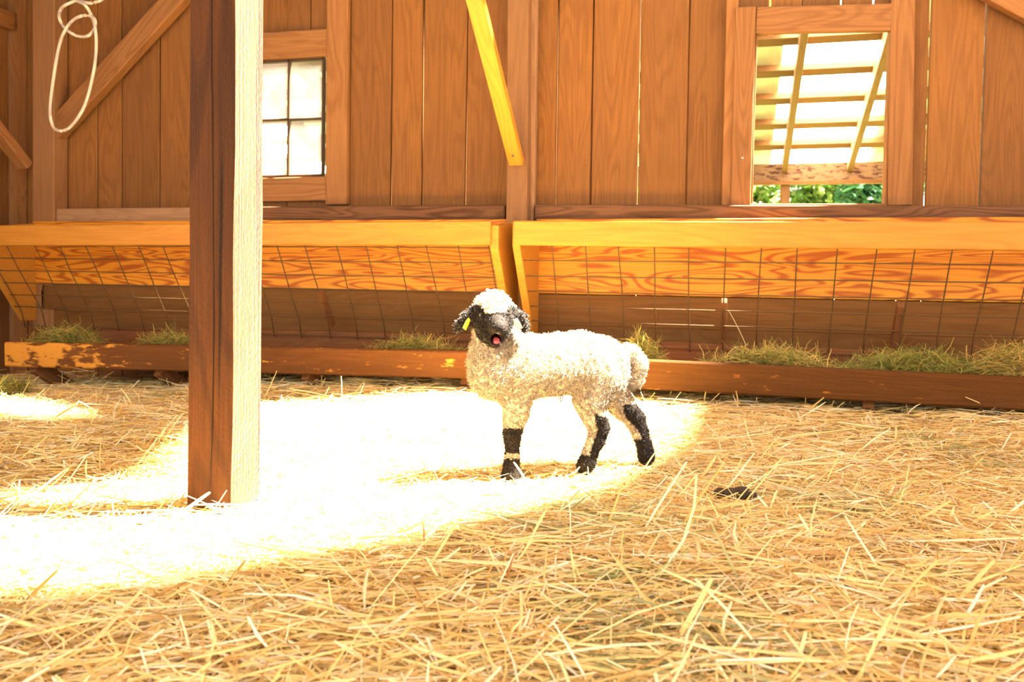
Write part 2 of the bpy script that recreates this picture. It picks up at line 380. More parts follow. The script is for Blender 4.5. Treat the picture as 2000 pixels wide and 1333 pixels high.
# knee brace leaning out from it
b0 = onY(1009, 318, 3.35); b1 = onX(929, 0, b0.x); dirb = (b1 - b0).normalized()
kb = empty('knee_brace', b0, 'bright orange diagonal brace bolted to the dusty middle wall post', 'brace')
beam('timber', b0, to_top(b1, b0, 2.37), onY(1022, 318, 3.35).x - onY(995, 318, 3.35).x, .04, (0, -1, -.6), BRACE, kb)
bb = onY(1003, 292, 3.31)
nb = (Vector((0, -1, -.6)) - dirb * dirb.dot(Vector((0, -1, -.6)))).normalized()
tcen = b0 + dirb * .06 + nb * .022
link('bolt_head', bme.copy(), BOLT, kb, Matrix.Translation(tcen) @ nb.to_track_quat('Z', 'Y').to_matrix().to_4x4())
# corner post and braces at the left
box_thing('corner_post', to_top(onY(84, -120, 3.402), onY(84, 640, 3.402)) + Vector((0, .045, 0)), onY(84, 640, 3.402) + Vector((0, .045, 0)), onY(106, 200, 3.42).x - onY(64, 200, 3.42).x, .09, (0, -1, 0), CPOST,
          'grey-brown corner post behind the hanging rope loop', 'post')
box_thing('wall_brace', onY(93, 275, 3.45), to_top(onY(375, -35, 3.45), onY(93, 275, 3.45), 2.33), .105, .055, (0, -1, 0), FRAME, 'long tan diagonal brace nailed across the wall behind the rope', 'brace')
a0 = onY(50, 325, 3.40); a1 = a0 + Vector((-.06, -1.36, 1.32))
box_thing('knee_brace', a0, a1, .07, .05, (0, -1, -.8), FRAME, 'short brace sloping out of the left edge of the picture', 'brace')
q0_ = onY(2050, 40, 3.46); q1_ = onY(1900, -40, 3.46)
box_thing('wall_brace', q0_ + (q0_ - q1_) * 2.2, to_top(q1_, q0_, 2.34), .09, .05, (0, -1, 0), FRAME, 'brace crossing the top right corner', 'brace')

# rope
ROPE = plain('pale_rope', (.78, .68, .55), .8, noise=.2)
def rp(pts, Y=3.33): return [onY(x, y, Y + .02 * sin(i * .7)) for i, (x, y) in enumerate(pts)]
def smooth(pts, k=6, closed=False):
    P = [Vector((*p, 0)) for p in pts]; n = len(P); o = []
    for i in range(n if closed else n - 1):
        g = lambda j: P[j % n] if closed else P[min(max(j, 0), n - 1)]
        a, b1_, c, d = g(i - 1), g(i), g(i + 1), g(i + 2)
        for s in range(k):
            t = s / k
            o.append(.5 * ((2 * b1_) + (c - a) * t + (2 * a - 5 * b1_ + 4 * c - d) * t * t + (3 * b1_ - a - 3 * c + d) * t ** 3))
    if not closed: o.append(P[-1])
    return [(v.x, v.y) for v in o]
rope_px = smooth([(222, -312), (219, -180), (214, -60), (205, -8), (180, 6), (150, 2), (122, 14), (116, 35), (128, 56), (150, 70), (172, 70), (186, 52), (182, 34), (160, 31), (138, 44), (120, 75), (108, 130), (98, 210), (103, 245), (118, 256), (140, 246), (166, 205), (183, 140), (188, 90), (184, 45), (168, 12), (148, 1)])
rope = empty('rope', onY(118, 256, 3.33), 'pale rope hanging in a long loop beside the corner post', 'rope')
link('loop', tube_mesh([rp(rope_px)], .0075, 8), ROPE, rope)

# ------------------------------------------------------------------ hay feeders
def feeder(name, label, railA, railB, rail_h, trA, trB, ends, ribs, mesh_px, legs, trmat, endcaps):
    """railA/B, trA/B: end points of rail and trough board centre lines"""
    t = empty(name, ((railA.x + railB.x) / 2, 3.2, 0), label, 'hay feeder')
    beam('rail', railA, railB, rail_h, .038, (0, -1, 0), FEED, t, .004)
    x0, x1 = railA.x, railB.x
    # back boards
    zt = .70
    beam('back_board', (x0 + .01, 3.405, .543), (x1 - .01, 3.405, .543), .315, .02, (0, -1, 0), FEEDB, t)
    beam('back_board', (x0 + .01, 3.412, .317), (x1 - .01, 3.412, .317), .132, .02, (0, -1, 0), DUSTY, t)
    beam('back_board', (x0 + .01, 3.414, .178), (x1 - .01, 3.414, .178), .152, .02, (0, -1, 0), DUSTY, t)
    # trough: front board, floor, back board
    mid = (trA + trB) / 2; h = .104
    beam('trough_board', trA, trB, h, .038, (0, -1, 0), trmat, t, .006)
    def ty(x): u = (x - trA.x) / (trB.x - trA.x); return trA.lerp(trB, u)
    A, B = trA, trB
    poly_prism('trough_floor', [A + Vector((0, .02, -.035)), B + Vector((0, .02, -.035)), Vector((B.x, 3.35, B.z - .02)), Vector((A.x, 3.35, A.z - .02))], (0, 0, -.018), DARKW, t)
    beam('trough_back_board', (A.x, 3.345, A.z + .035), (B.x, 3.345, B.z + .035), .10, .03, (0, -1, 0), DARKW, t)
    # slanted end boards
    for x, th in ends:
        pts = [(x, railA.y + .0, railA.z + rail_h / 2 - .004), (x, railA.y, railA.z - rail_h / 2), (x, 3.33, .20), (x, 3.40, .20), (x, 3.40, .69)]
        if th: poly_prism('end_board', [Vector(q) for q in pts], (th, 0, 0), FEED if endcaps else FEED, t)
    # ribs that carry the wire
    for x in ribs:
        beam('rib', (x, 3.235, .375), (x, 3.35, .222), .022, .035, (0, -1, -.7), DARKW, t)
    # welded wire panel, wires tied behind the rail and to the trough back
    P0 = Vector((0, railA.y + .024, railA.z - rail_h / 2 + .012)); P1 = Vector((0, 3.325, .205))
    def wp(x, u, bend=0):
        p = P0.lerp(P1, min(u, .86) / .86 * .86) if u < .86 else P0.lerp(P1, .86).lerp(Vector((0, 3.318, .165)), (u - .86) / .14)
        return Vector((x, p.y + bend, p.z))
    vert, hor = [], []
    for x in mesh_px:
        ph = random.uniform(0, 6)
        vert.append([wp(x + .003 * sin(ph + u * 3), u, .003 * sin(ph + 5 * u)) for u in np.linspace(0, 1, 9)])
    for u in np.linspace(0.02, .98, 7):
        ph = random.uniform(0, 6)
        hor.append([wp(x, u, -.004 + .002 * sin(ph + x * 6)) for x in np.linspace(x0 + .02, x1 - .02, 24)])
    wv = link('wire_mesh', tube_mesh(vert + hor, .0026, 5), STEEL, t)
    for x in legs:
        q = ty(x)
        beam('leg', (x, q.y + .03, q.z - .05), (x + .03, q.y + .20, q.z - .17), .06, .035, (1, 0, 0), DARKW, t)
    return t
RY = 3.05
rh = onY(900, 431, RY).z - onY(900, 478, RY).z
def rl(x, y): q = onY(x, y, RY); return q + Vector((0, .019, -rh / 2))
lA = rl(0, 440.5); lB = rl(958, 431); lA = lB + (lA - lB) * 1.075
mx_l = [onY(x, 481, RY + .02).x for x in (-38, 4, 56, 105, 156, 208, 260, 311, 365, 420, 476, 533, 591, 650, 708, 769, 830, 892, 950)]
tA = onY(14, 692, 2.80); tB = onY(974, 713.6, 2.90)
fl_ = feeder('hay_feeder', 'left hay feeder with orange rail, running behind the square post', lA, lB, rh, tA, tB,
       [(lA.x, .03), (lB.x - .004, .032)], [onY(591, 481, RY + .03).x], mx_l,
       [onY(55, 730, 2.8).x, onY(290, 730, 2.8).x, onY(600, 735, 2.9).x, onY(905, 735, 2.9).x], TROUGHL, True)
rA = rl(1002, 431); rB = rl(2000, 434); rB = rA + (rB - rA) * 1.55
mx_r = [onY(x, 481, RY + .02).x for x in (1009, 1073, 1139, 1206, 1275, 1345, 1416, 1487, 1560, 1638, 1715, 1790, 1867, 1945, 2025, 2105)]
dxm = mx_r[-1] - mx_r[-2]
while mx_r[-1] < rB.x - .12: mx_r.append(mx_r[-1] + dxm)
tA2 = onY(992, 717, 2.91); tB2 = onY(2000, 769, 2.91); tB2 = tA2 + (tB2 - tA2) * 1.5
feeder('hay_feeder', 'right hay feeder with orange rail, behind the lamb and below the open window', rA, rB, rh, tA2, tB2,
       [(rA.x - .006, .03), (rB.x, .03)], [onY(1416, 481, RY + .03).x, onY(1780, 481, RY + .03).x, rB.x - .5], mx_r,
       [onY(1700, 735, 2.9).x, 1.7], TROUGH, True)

# ------------------------------------------------------------------ strands: straw and hay
def strands(P, yaw, pitch, L, w_, bend, C, nseg=3, sag=None):
    """ribbons with a raised ridge; P start centres (n,3)"""
    n = len(P); s = np.linspace(-.5, .5, nseg + 1)
    d = np.c_[np.cos(yaw) * np.cos(pitch), np.sin(yaw) * np.cos(pitch), np.sin(pitch)]
    side = np.c_[-np.sin(yaw), np.cos(yaw), np.zeros(n)]
    up = np.cross(d, side)
    tw = rng.uniform(-1.0, 1.0, n)[:, None]
    sd_, u_ = side * np.cos(tw) + up * np.sin(tw), up * np.cos(tw) - side * np.sin(tw)
    V = np.zeros((n, nseg + 1, 3, 3))
    for i, si in enumerate(s):
        c = P + d * (si * L)[:, None] + side * (bend[:, 0] * L * (si * si - .08))[:, None] + up * (bend[:, 1] * L * (si * si - .08))[:, None]
        tp = 1 - .35 * abs(2 * si) ** 3
        V[:, i, 0] = c - sd_ * (w_ * tp / 2)[:, None]; V[:, i, 1] = c + u_ * (w_ * .32 * tp)[:, None]; V[:, i, 2] = c + sd_ * (w_ * tp / 2)[:, None]
    base = (np.arange(n) * (nseg + 1) * 3)[:, None, None]
    q = []
    for i in range(nseg):
        for k in range(2): q.append([i * 3 + k, i * 3 + k + 1, (i + 1) * 3 + k + 1, (i + 1) * 3 + k])
    Q = (base + np.array(q)[None]).reshape(-1, 4)
    return V.reshape(-1, 3), Q, np.repeat(C, (nseg + 1) * 3, axis=0)
STRAW = fibre('straw', .25, .45, .35)
PAL = np.array([(.88, .72, .36), (.84, .64, .25), (.93, .82, .53), (.74, .51, .17), (.88, .68, .28), (.94, .85, .64), (.52, .31, .10), (.56, .50, .22)])
def straw_cols(n, p=(.22, .22, .14, .14, .16, .07, .07, .02)):
    return PAL[rng.choice(len(PAL), n, p=np.array(p) / sum(p))] * rng.uniform(.85, 1.12, (n, 1))
def cam_xy(lat, dep):
    f = R3 @ Vector((0, 0, -1)); rt = R3 @ Vector((1, 0, 0))
    return rt.x * lat + f.x * dep, rt.y * lat + f.y * dep
n1 = 62000
dep = np.sqrt(rng.uniform(.6 ** 2, 3.7 ** 2, n1)); near = rng.random(n1) < .3; dep[near] = rng.uniform(.6, 1.7, near.sum())
lat = rng.uniform(-.74, .74, n1) * dep + rng.uniform(-.15, .15, n1)
x, y = cam_xy(lat, dep)
n2 = 14000
x = np.r_[x, rng.uniform(XL + .1, 3.2, n2)]; y = np.r_[y, rng.uniform(.0, 3.4, n2)]
ok = (x > XL + .15) & (y < 3.36); x, y = x[ok], y[ok]; n = len(x)
# rising drift of loose straw under and against the troughs
drift = .022 * sstep(2.45, 2.9, y)
lay = rng.random(n) ** 1.3 * (1 - .75 * (1 - sstep(.22, .5, np.hypot(x + .33, y - 1.86))))
z = hgt(x, y) - .008 + lay * (.026 + drift)
yaw = rng.uniform(0, 2 * pi, n); hz = rng.random(n) < .55; yaw[hz] = radians(15) + rng.normal(0, .45, hz.sum())
pitch = rng.normal(0, .09, n); up_ = rng.random(n) < .035; pitch[up_] = rng.uniform(.3, 1.1, up_.sum())
L = np.clip(rng.lognormal(math.log(.105), .5, n), .03, .30); L[up_] *= .5
lamb_near = np.hypot(x + .32, y - 1.86) < .35; L[lamb_near & (L > .12)] *= .7
wd = rng.uniform(.0018, .0046, n); wd[rng.random(n) < .1] *= 1.5
z = z + np.where(up_, np.sin(pitch) * L * .42, np.abs(np.sin(pitch)) * L * .25)
bend = rng.normal(0, .22, (n, 2)); bend[:, 1] = -np.abs(bend[:, 1]) * .4
Cc = straw_cols(n)
# greener hay trodden into the straw in a few places
gsp = [onZ(1700, 858), onZ(1940, 895), onZ(1600, 985), onZ(1180, 1040), onZ(1320, 1250), onZ(300, 765)]
for q in gsp:
    g = (np.hypot((x - q.x), (y - q.y)) < .16) & (rng.random(n) < .25)
    Cc[g] = np.array((.40, .40, .16)) * rng.uniform(.7, 1.3, (g.sum(), 1))
V, Q, CC = strands(np.c_[x, y, z], yaw, pitch, L, wd, bend, Cc)
# short broken bits on top
n = 24000
dep = np.sqrt(rng.uniform(.6 ** 2, 3.4 ** 2, n)); x, y = cam_xy(rng.uniform(-.72, .72, n) * dep, dep)
ok = (x > XL + .15) & (y < 2.88); x, y = x[ok], y[ok]; n = len(x)
near_l = 1 - .75 * (1 - sstep(.22, .5, np.hypot(x + .33, y - 1.86)))
L = rng.uniform(.015, .06, n); pitch = rng.normal(.1, .3, n)
z = hgt(x, y) - .006 + (.012 + .014 * rng.random(n)) * near_l + np.abs(np.sin(pitch)) * L * .4
V2, Q2, C2 = strands(np.c_[x, y, z], rng.uniform(0, 2 * pi, n), pitch, L, rng.uniform(.0016, .0042, n), rng.normal(0, .2, (n, 2)), straw_cols(n, (.2, .2, .2, .16, .12, .1, .1, .02)), 2)
Q = np.r_[Q, Q2 + len(V)]; V = np.r_[V, V2]; CC = np.r_[CC, C2]
st = link('straw_bedding', np_mesh('straw_bedding', V, Q, CC), STRAW)
tag(st, 'thick layer of loose golden straw spread over the barn floor', 'straw', kind='stuff')

# single stalks that stand out
def stalk(a, b2, w_, label, c=(.8, .56, .22)):
    a, b2 = Vector(a), Vector(b2); d = b2 - a
    yaw = np.array([math.atan2(d.y, d.x)]); pit = np.array([math.asin(d.z / d.length)])
    o = (a + b2) / 2
    V, Q, CC = strands(np.zeros((1, 3)), yaw, pit, np.array([d.length]), np.array([w_]), np.array([[.05, -.06]]), np.array([c]), 6)
    return tag(link('straw_stalk', np_mesh('straw_stalk', V, Q, CC), STRAW, None, Matrix.Translation(o)), label, 'straw', 'single straw stalks that stand out')
pf = pc.y - .06
stalk(onZ(318, 1030, .01), onY(411, 961, pf), .006, 'thick straw stalk leaning up against the foot of the square post')
stalk(onY(380, 986, pf - .01), onY(472, 986, pf - .01), .006, 'pale straw stalk lying level across the foot of the post', (.9, .78, .5))
stalk(onZ(335, 1010, .01), onY(362, 962, pf + .03), .004, 'thin curved stalk left of the post foot', (.6, .36, .1))
q = onZ(985, 1150, .01); stalk(q, atD(1001, 1092, (R3.inverted() @ (q - CAM)).z * -1), .006, 'red-brown dry leaf standing up from the straw in front', (.42, .17, .04))
q = onY(1466, 694, 3.02); stalk(q, onY(1424, 606, 3.06), .004, 'long pale stalk sticking up out of the right trough', (.85, .68, .36))
q = onZ(1027, 938, .02); stalk(q, atD(1004, 903, 1.76), .005, 'stalk crossing the front hoof of the lamb', (.75, .5, .18))
stalk(onZ(1150, 945, .025), onZ(1236, 908, .03), .005, 'long pale stalk lying beside the near hind hoof', (.9, .74, .42))
q = onZ(668, 790, .01); stalk(q, onY(667, 735, q.y), .004, 'upright stalk under the trough between post and lamb', (.8, .58, .25))
q = onZ(529, 832, .01); stalk(q, onY(530, 782, q.y), .004, 'upright bright stalk in the sun right of the post', (.85, .66, .34))

# hay left in the troughs
HAY = fibre('hay', .2, .6, .2)
def hay(cx, cy, Y, wpx, h, n, label, green=.6):
    c = onY(cx, cy, Y); s = Y / F * 1.05
    hw = wpx * s / 2
    u = rng.normal(0, .45, n).clip(-1, 1); v = rng.uniform(-1, 1, n)
    P = np.c_[u * hw, v * .07, (1 - u * u) * rng.random(n) * h * 1.25 + .012]
    yaw = rng.uniform(0, 2 * pi, n); pit = rng.normal(.05, .35, n); tall = rng.random(n) < .05; pit[tall] = rng.uniform(.5, 1.2, tall.sum())
    L = rng.uniform(.03, .10, n); P[:, 2] += np.abs(np.sin(pit)) * L * .4
    G = np.array([(.30, .30, .06), (.44, .38, .09), (.18, .22, .05), (.55, .42, .12), (.62, .42, .12)])
    k = rng.choice(5, n, p=[green * .4, green * .3, green * .3, (1 - green) * .6, (1 - green) * .4])
    V, Q, CC = strands(P, yaw, pit, L, rng.uniform(.0012, .0026, n), rng.normal(0, .35, (n, 2)), G[k] * rng.uniform(.7, 1.2, (n, 1)))
    o = Vector((c.x, Y, c.z))
    return tag(link('hay_clump', np_mesh('hay_clump', V, Q, CC), HAY, None, Matrix.Translation(o)), label, 'hay', 'hay lying in and near the feeders')
hay(130, 678, 2.98, 175, .05, 1100, 'green hay heap at the left end of the left trough', .7)
hay(330, 680, 2.98, 130, .03, 600, 'thin hay in the left trough next to the square post', .6)
hay(815, 695, 3.02, 190, .035, 1100, 'flat strip of hay in the left trough beside the lamb', .65)
hay(1248, 708, 3.02, 80, .06, 600, 'hay tuft showing behind the tail of the lamb', .7)
hay(1508, 724, 3.02, 240, .045, 1500, 'yellow-green hay heap in the right trough under the open window', .55)
hay(1790, 738, 3.02, 260, .055, 1600, 'blue-green hay heap in the right trough', .9)
hay(1975, 745, 3.0, 150, .075, 900, 'yellowish hay heap at the right edge of the picture', .35)
hay(15, 790, 2.52, 110, .06, 900, 'green hay on the floor at the left edge below the trough', .8)

# dark clod on the straw
q = onZ(1435, 972, .012)
bm = bmesh.new()
for dx, r_ in ((-.028, .014), (-.008, .017), (.014, .019), (.032, .012)):
    rr = bmesh.ops.create_icosphere(bm, subdivisions=2, radius=r_, matrix=Matrix.Translation((dx, random.uniform(-.008, .008), r_ * .5)))
    for v in rr['verts']: v.co += Vector((random.uniform(-1, 1), random.uniform(-1, 1), random.uniform(-1, 1))) * .0025; v.co.z *= .8
me = bpy.data.meshes.new('dirt_clod'); bm.to_mesh(me); bm.free()
tag(link('dirt_clod', me, plain('dark_clod', (.07, .045, .025), .9, noise=.5), None, Matrix.Translation(q)), 'dark lumpy clod lying in the straw right of the lamb', 'dirt clod')

# ------------------------------------------------------------------ lamb
def rcone(P, a, ra, b2, rb):
    ba = b2 - a; l2 = ba @ ba; pa = P - a
    h = np.clip((pa @ ba) / max(l2, 1e-9), 0, 1)
    return np.linalg.norm(pa - h[:, None] * ba, axis=1) - (ra + (rb - ra) * h)
def smin(a, b2, k):
    h = np.clip(.5 + .5 * (b2 - a) / k, 0, 1); return b2 + (a - b2) * h - k * h * (1 - h)
def LP(px, py, d, r): return np.array(atD(px, py, d)), r * d / F
LAMB = onZ(1090, 925); LAMB.z = 0
# chains of (pixel x, pixel y, distance, radius in pixels) along each limb
chains = [
    [(966, 722, 1.835, 42), (1010, 720, 1.855, 58), (1080, 713, 1.885, 57), (1130, 708, 1.915, 57), (1172, 712, 1.945, 53)],
    [(958, 650, 1.825, 32), (960, 690, 1.83, 38), (966, 735, 1.835, 42)],
    [(984, 658, 1.85, 26), (1015, 700, 1.855, 45)],
    # head
    [(963, 607, 1.805, 37), (962, 612, 1.795, 36)],
    [(964, 618, 1.785, 32), (971, 634, 1.752, 21), (975, 641, 1.728, 15.5)],
    [(957, 640, 1.79, 28), (966, 663, 1.752, 14), (968, 669, 1.734, 10)],
    [(944, 628, 1.785, 20), (955, 650, 1.765, 14)], [(986, 626, 1.785, 18), (980, 648, 1.762, 14)],
]
ears = [[(933, 606, 1.80, 10), (914, 622, 1.80, 13), (894, 641, 1.795, 8)], [(998, 605, 1.805, 10), (1015, 622, 1.80, 13), (1026, 642, 1.795, 8)]]
legs = [
    [(1012, 755, 1.84, 33), (1008, 808, 1.835, 24), (1000, 848, 1.832, 17), (1001, 885, 1.83, 12.5), (999, 905, 1.826, 14), (998, 928, 1.820, 18)],
    [(1012, 740, 1.90, 30), (1006, 790, 1.905, 20), (1000, 828, 1.905, 16), (1001, 868, 1.905, 12), (1000, 890, 1.905, 13), (1000, 910, 1.905, 14)],
    [(1168, 738, 1.915, 44), (1152, 785, 1.895, 30), (1161, 815, 1.895, 23), (1171, 836, 1.90, 19), (1164, 862, 1.895, 16.5), (1152, 887, 1.89, 14), (1147, 903, 1.887, 16), (1142, 911, 1.885, 16)],
    [(1186, 735, 1.975, 42), (1196, 772, 1.985, 28), (1218, 797, 1.99, 23), (1240, 818, 1.995, 19), (1250, 845, 1.99, 15.5), (1258, 868, 1.985, 14.5), (1262, 891, 1.98, 16.5)],
]
tail = [[(1200, 690, 1.965, 16), (1230, 693, 1.98, 17), (1246, 712, 1.985, 17), (1238, 742, 1.985, 16), (1222, 758, 1.985, 9)]]
def field(P):
    D = np.full(len(P), 9.)
    def chain(D, ch, k):
        pts = [LP(*c) for c in ch]; d = None
        for (a, ra), (b2, rb) in zip(pts[:-1], pts[1:]):
            e = rcone(P, a, ra, b2, rb); d = e if d is None else smin(d, e, .006)
        return smin(D, d, k)
    for c in chains[:3]: D = chain(D, c, .03)
    for c in legs: D = chain(D, c, .018)
    for c in tail: D = chain(D, c, .008)
    H = np.full(len(P), 9.)
    for c in chains[3:]: H = chain(H, c, .012)
    for c in ears: H = chain(H, c, .006)
    D = smin(D, H, .012)
    # open mouth
    a, ra = LP(969.5, 662, 1.715, 11); b2, rb = LP(967, 662, 1.770, 8)
    return np.maximum(D, -rcone(P, a, ra, b2, rb))
vox = .0042
ptsall = [LP(*c)[0] for ch in chains + ears + legs + tail for c in ch]
lo = np.min(ptsall, 0) - .09; hi = np.max(ptsall, 0) + .09; lo[2] = -.01
N3 = np.ceil((hi - lo) / vox).astype(int)
ax = [lo[i] + vox * np.arange(N3[i]) for i in range(3)]
G = np.stack(np.meshgrid(*ax, indexing='ij'), -1).reshape(-1, 3)
S = field(G).reshape(N3)
def surface_nets(S):
    ins = S < 0; nx, ny, nz_ = S.shape
    c = np.zeros((nx - 1, ny - 1, nz_ - 1), int)
    cor = [(i, j, k) for i in (0, 1) for j in (0, 1) for k in (0, 1)]
    sl = lambda A, o: A[o[0]:nx - 1 + o[0], o[1]:ny - 1 + o[1], o[2]:nz_ - 1 + o[2]]
    for o in cor: c += sl(ins, o)
    act = (c > 0) & (c < 8); idx = -np.ones(act.shape, int); idx[act] = np.arange(act.sum())
    acc = np.zeros(act.shape + (3,)); cnt = np.zeros(act.shape)
    for a in cor:
        for axis in range(3):
            if a[axis]: continue
            b2 = list(a); b2[axis] = 1; A, B = sl(S, a), sl(S, b2)
            cr = (A < 0) != (B < 0); t = np.where(cr, A / np.where(cr, A - B, 1), 0)
            p = np.zeros(act.shape + (3,)); p[...] = a; p[..., axis] += t
            acc[cr] += p[cr]; cnt[cr] += 1
    gi = np.argwhere(act); V = gi + acc[act] / cnt[act][:, None]
    quads = []
    for axis in range(3):
        o1, o2 = [k for k in range(3) if k != axis]
        s0 = [slice(1, -1)] * 3; s0[axis] = slice(0, -1); s1 = list(s0); s1[axis] = slice(1, None)
        A, B = ins[tuple(s0)], ins[tuple(s1)]
        e = np.argwhere(A != B); flip = A[A != B]
        base = e.copy(); base[:, o1] += 1; base[:, o2] += 1
        def g(d1, d2):
            q = base.copy(); q[:, o1] -= d1; q[:, o2] -= d2; return idx[q[:, 0], q[:, 1], q[:, 2]]
        q = np.c_[g(0, 0), g(1, 0), g(1, 1), g(0, 1)]
        if axis == 1: flip = ~flip
        q[~flip] = q[~flip][:, ::-1]; quads.append(q)
    return V, np.concatenate(quads)
V, Q = surface_nets(S); V = lo + V * vox
Q = Q[(Q >= 0).all(1)]
R3n = np.array(R3)
def proj(P):
    q = (P - np.array(CAM)) @ R3n; return PX + F * q[:, 0] / -q[:, 2], PY - F * q[:, 1] / -q[:, 2], -q[:, 2]
def in_poly(x, y, poly):
    r_ = np.zeros(len(x), bool); j = len(poly) - 1
    for i in range(len(poly)):
        xi, yi = poly[i]; xj, yj = poly[j]
        c = ((yi > y) != (yj > y)) & (x < (xj - xi) * (y - yi) / (yj - yi + 1e-9) + xi); r_ ^= c; j = i
    return r_
def near_chain(P, chs, pad):
    d = np.full(len(P), 9.)
    for ch in chs:
        q = [LP(*c) for c in ch]
        for (a, ra), (b2, rb) in zip(q[:-1], q[1:]): d = np.minimum(d, rcone(P, a, ra, b2, rb))
    return d < pad
def markings(P):
    """1 where the coat is black: face, ears, stockings"""
    x, y, d = proj(P); m_ = np.zeros(len(P), bool)
    brow = np.interp(x, [925, 935, 944, 950, 960, 975, 985, 992, 1002], [596, 595, 600, 611, 613, 610, 609, 600, 596])
    m_ |= (x > 918) & (x < 1012) & (y > brow) & (y < 690) & (d < 1.80) & near_chain(P, chains[3:], .006)
    m_ |= near_chain(P, ears, .004) & (y > 600 + .0 * x) & ((x < 932) | (x > 1000) | (d < 1.80))
    m_ |= (x < 1040) & (y > 836) & (d < 1.87) & ~((y > 887) & (y < 896))
    m_ |= (x < 1040) & (y > 818) & (d > 1.87)
    m_ |= in_poly(x, y, [(1160, 806), (1200, 822), (1200, 850), (1176, 884), (1168, 894), (1150, 890), (1158, 866), (1166, 842)]) & (d < 1.94)
    m_ |= (x > 1100) & (x < 1178) & (y > 889) & (d < 1.94)
    m_ |= in_poly(x, y, [(1214, 792), (1255, 788), (1268, 830), (1270, 868), (1256, 862), (1246, 842), (1222, 816)]) & (d > 1.94)
    m_ |= (x > 1225) & (y > 858) & (d > 1.94)
    return m_
WC = np.array((.72, .60, .44)); BC = np.array((.016, .011, .008))
mk = markings(V)
lamb = empty('lamb', LAMB, 'white woolly lamb with black face and black stockings, mouth open, standing on straw', 'lamb')
FUR = fibre('lamb_skin', .0, .8, .1)
WOOL = fibre('wool', .38, .8, .1)
BLACKF = fibre('black_wool', .05, .6, .15)
base = np.where(mk[:, None], BC, WC * np.array((.9, .82, .72)))
x_, y_, d_ = proj(V); inm = (np.hypot(x_ - 969, y_ - 662) < 10) & (d_ < 1.79); base[inm] = (.05, .008, .006)
me = np_mesh('lamb_body', V, Q, base); body = link('body', me, FUR, lamb)
# fleece: curled locks rooted in the skin
A_, B_, C_, D_ = (V[Q[:, i]] for i in range(4))
nrm = np.cross(C_ - A_, D_ - B_); area = np.linalg.norm(nrm, axis=1); nrm /= area[:, None] + 1e-12
def locks(n, keep, lenf, rad, name, mat, colf, down, nseg=5, ns=3, curl=(.0014, .0034)):
    f = rng.choice(len(Q), n, p=area / area.sum()); u = rng.random((n, 1)); v = rng.random((n, 1))
    P = (A_[f] * (1 - u) + B_[f] * u) * (1 - v) + (D_[f] * (1 - u) + C_[f] * u) * v; Nn = nrm[f]
    k = keep(P); P, Nn = P[k], Nn[k]; n = len(P)
    L = lenf(P) * rng.uniform(.65, 1.25, n)
    cell = np.floor(P / .0085 + .35 * np.sin(P[:, [1, 2, 0]] * 210)).astype(np.int64)
    hsh = np.abs(cell @ np.array([73856093, 19349663, 83492791])) % 4096
    tab = np.random.default_rng(3).normal(0, 1, (4096, 4)); cv = tab[hsh]
    L = L * np.exp(.14 * cv[:, 3])
    dr = Nn + np.array((0, 0, -down)) + .45 * cv[:, :3] + rng.normal(0, .28, (n, 3)); dr /= np.linalg.norm(dr, axis=1)[:, None]
    a = np.cross(dr, rng.normal(0, 1, (n, 3))); a /= np.linalg.norm(a, axis=1)[:, None]; b2 = np.cross(dr, a)
    cr = rng.uniform(*curl, n); ph = rng.uniform(0, 2 * pi, n); turns = rng.uniform(.9, 2.0, n) * 2 * pi
    Vv = np.zeros((n, nseg + 1, ns, 3)); sq = np.array(rad)[0] + rng.random(n) * (rad[1] - rad[0])
    for i in range(nseg + 1):
        t = i / nseg; an = ph + turns * t; rr_ = cr * min(1, t * 2.2)
        c = P - Nn * .0015 + dr * (L * t * (1 - .18 * t))[:, None] + a * (rr_ * np.cos(an))[:, None] + b2 * (rr_ * np.sin(an))[:, None]
        w_ = sq * (1 - .75 * t ** 2)
        for s_ in range(ns):
            th = 2 * pi * s_ / ns; Vv[:, i, s_] = c + a * (w_ * cos(th))[:, None] + b2 * (w_ * sin(th))[:, None]
    q = [[i * ns + s_, i * ns + (s_ + 1) % ns, (i + 1) * ns + (s_ + 1) % ns, (i + 1) * ns + s_] for i in range(nseg) for s_ in range(ns)]
    QQ = ((np.arange(n) * (nseg + 1) * ns)[:, None, None] + np.array(q)[None]).reshape(-1, 4)
    CC = np.repeat(colf(P) * rng.uniform(.72, 1.12, (n, 1)), (nseg + 1) * ns, axis=0)
    return tag(link(name, np_mesh(name, Vv.reshape(-1, 3), QQ, CC), mat, lamb), kind='stuff')
def mouth(P): x, y, d = proj(P); return (np.hypot(x - 969, y - 663) < 11) & (d < 1.78)
def wool_len(P):
    x, y, d = proj(P)
    L = np.full(len(P), .0100); L[(y > 790)] = .0065; L[(y < 615) & (x < 1012)] = .0095; L[(x > 1208) & (y < 775)] = .0105; L[(x < 985) & (y > 660) & (y < 800)] = .0120
    return L
locks(40000, lambda P: ~markings(P) & ~mouth(P), wool_len, (.0007, .0013), 'fleece', WOOL, lambda P: np.repeat(WC[None], len(P), 0), .35)
def bl(P):
    x, y, d = proj(P); L = np.full(len(P), .0065); L[(y > 800)] = .0062; L[near_chain(P, ears, .004)] = .0085; L[(d < 1.742)] = .0030; return L
def bc(P):
    C = np.repeat(BC[None] * 1.6, len(P), 0); e = near_chain(P, ears, .004); k = e & (rng.random(len(P)) < .25); C[k] = (.16, .13, .11); C[rng.random(len(P)) < .15] = (.065, .052, .045); return C  # last step greys random locks: speckled highlights put into the colour
locks(48000, lambda P: markings(P) & ~mouth(P), bl, (.0006, .0010), 'black_fleece', BLACKF, bc, .3, nseg=4, curl=(.0009, .0020))
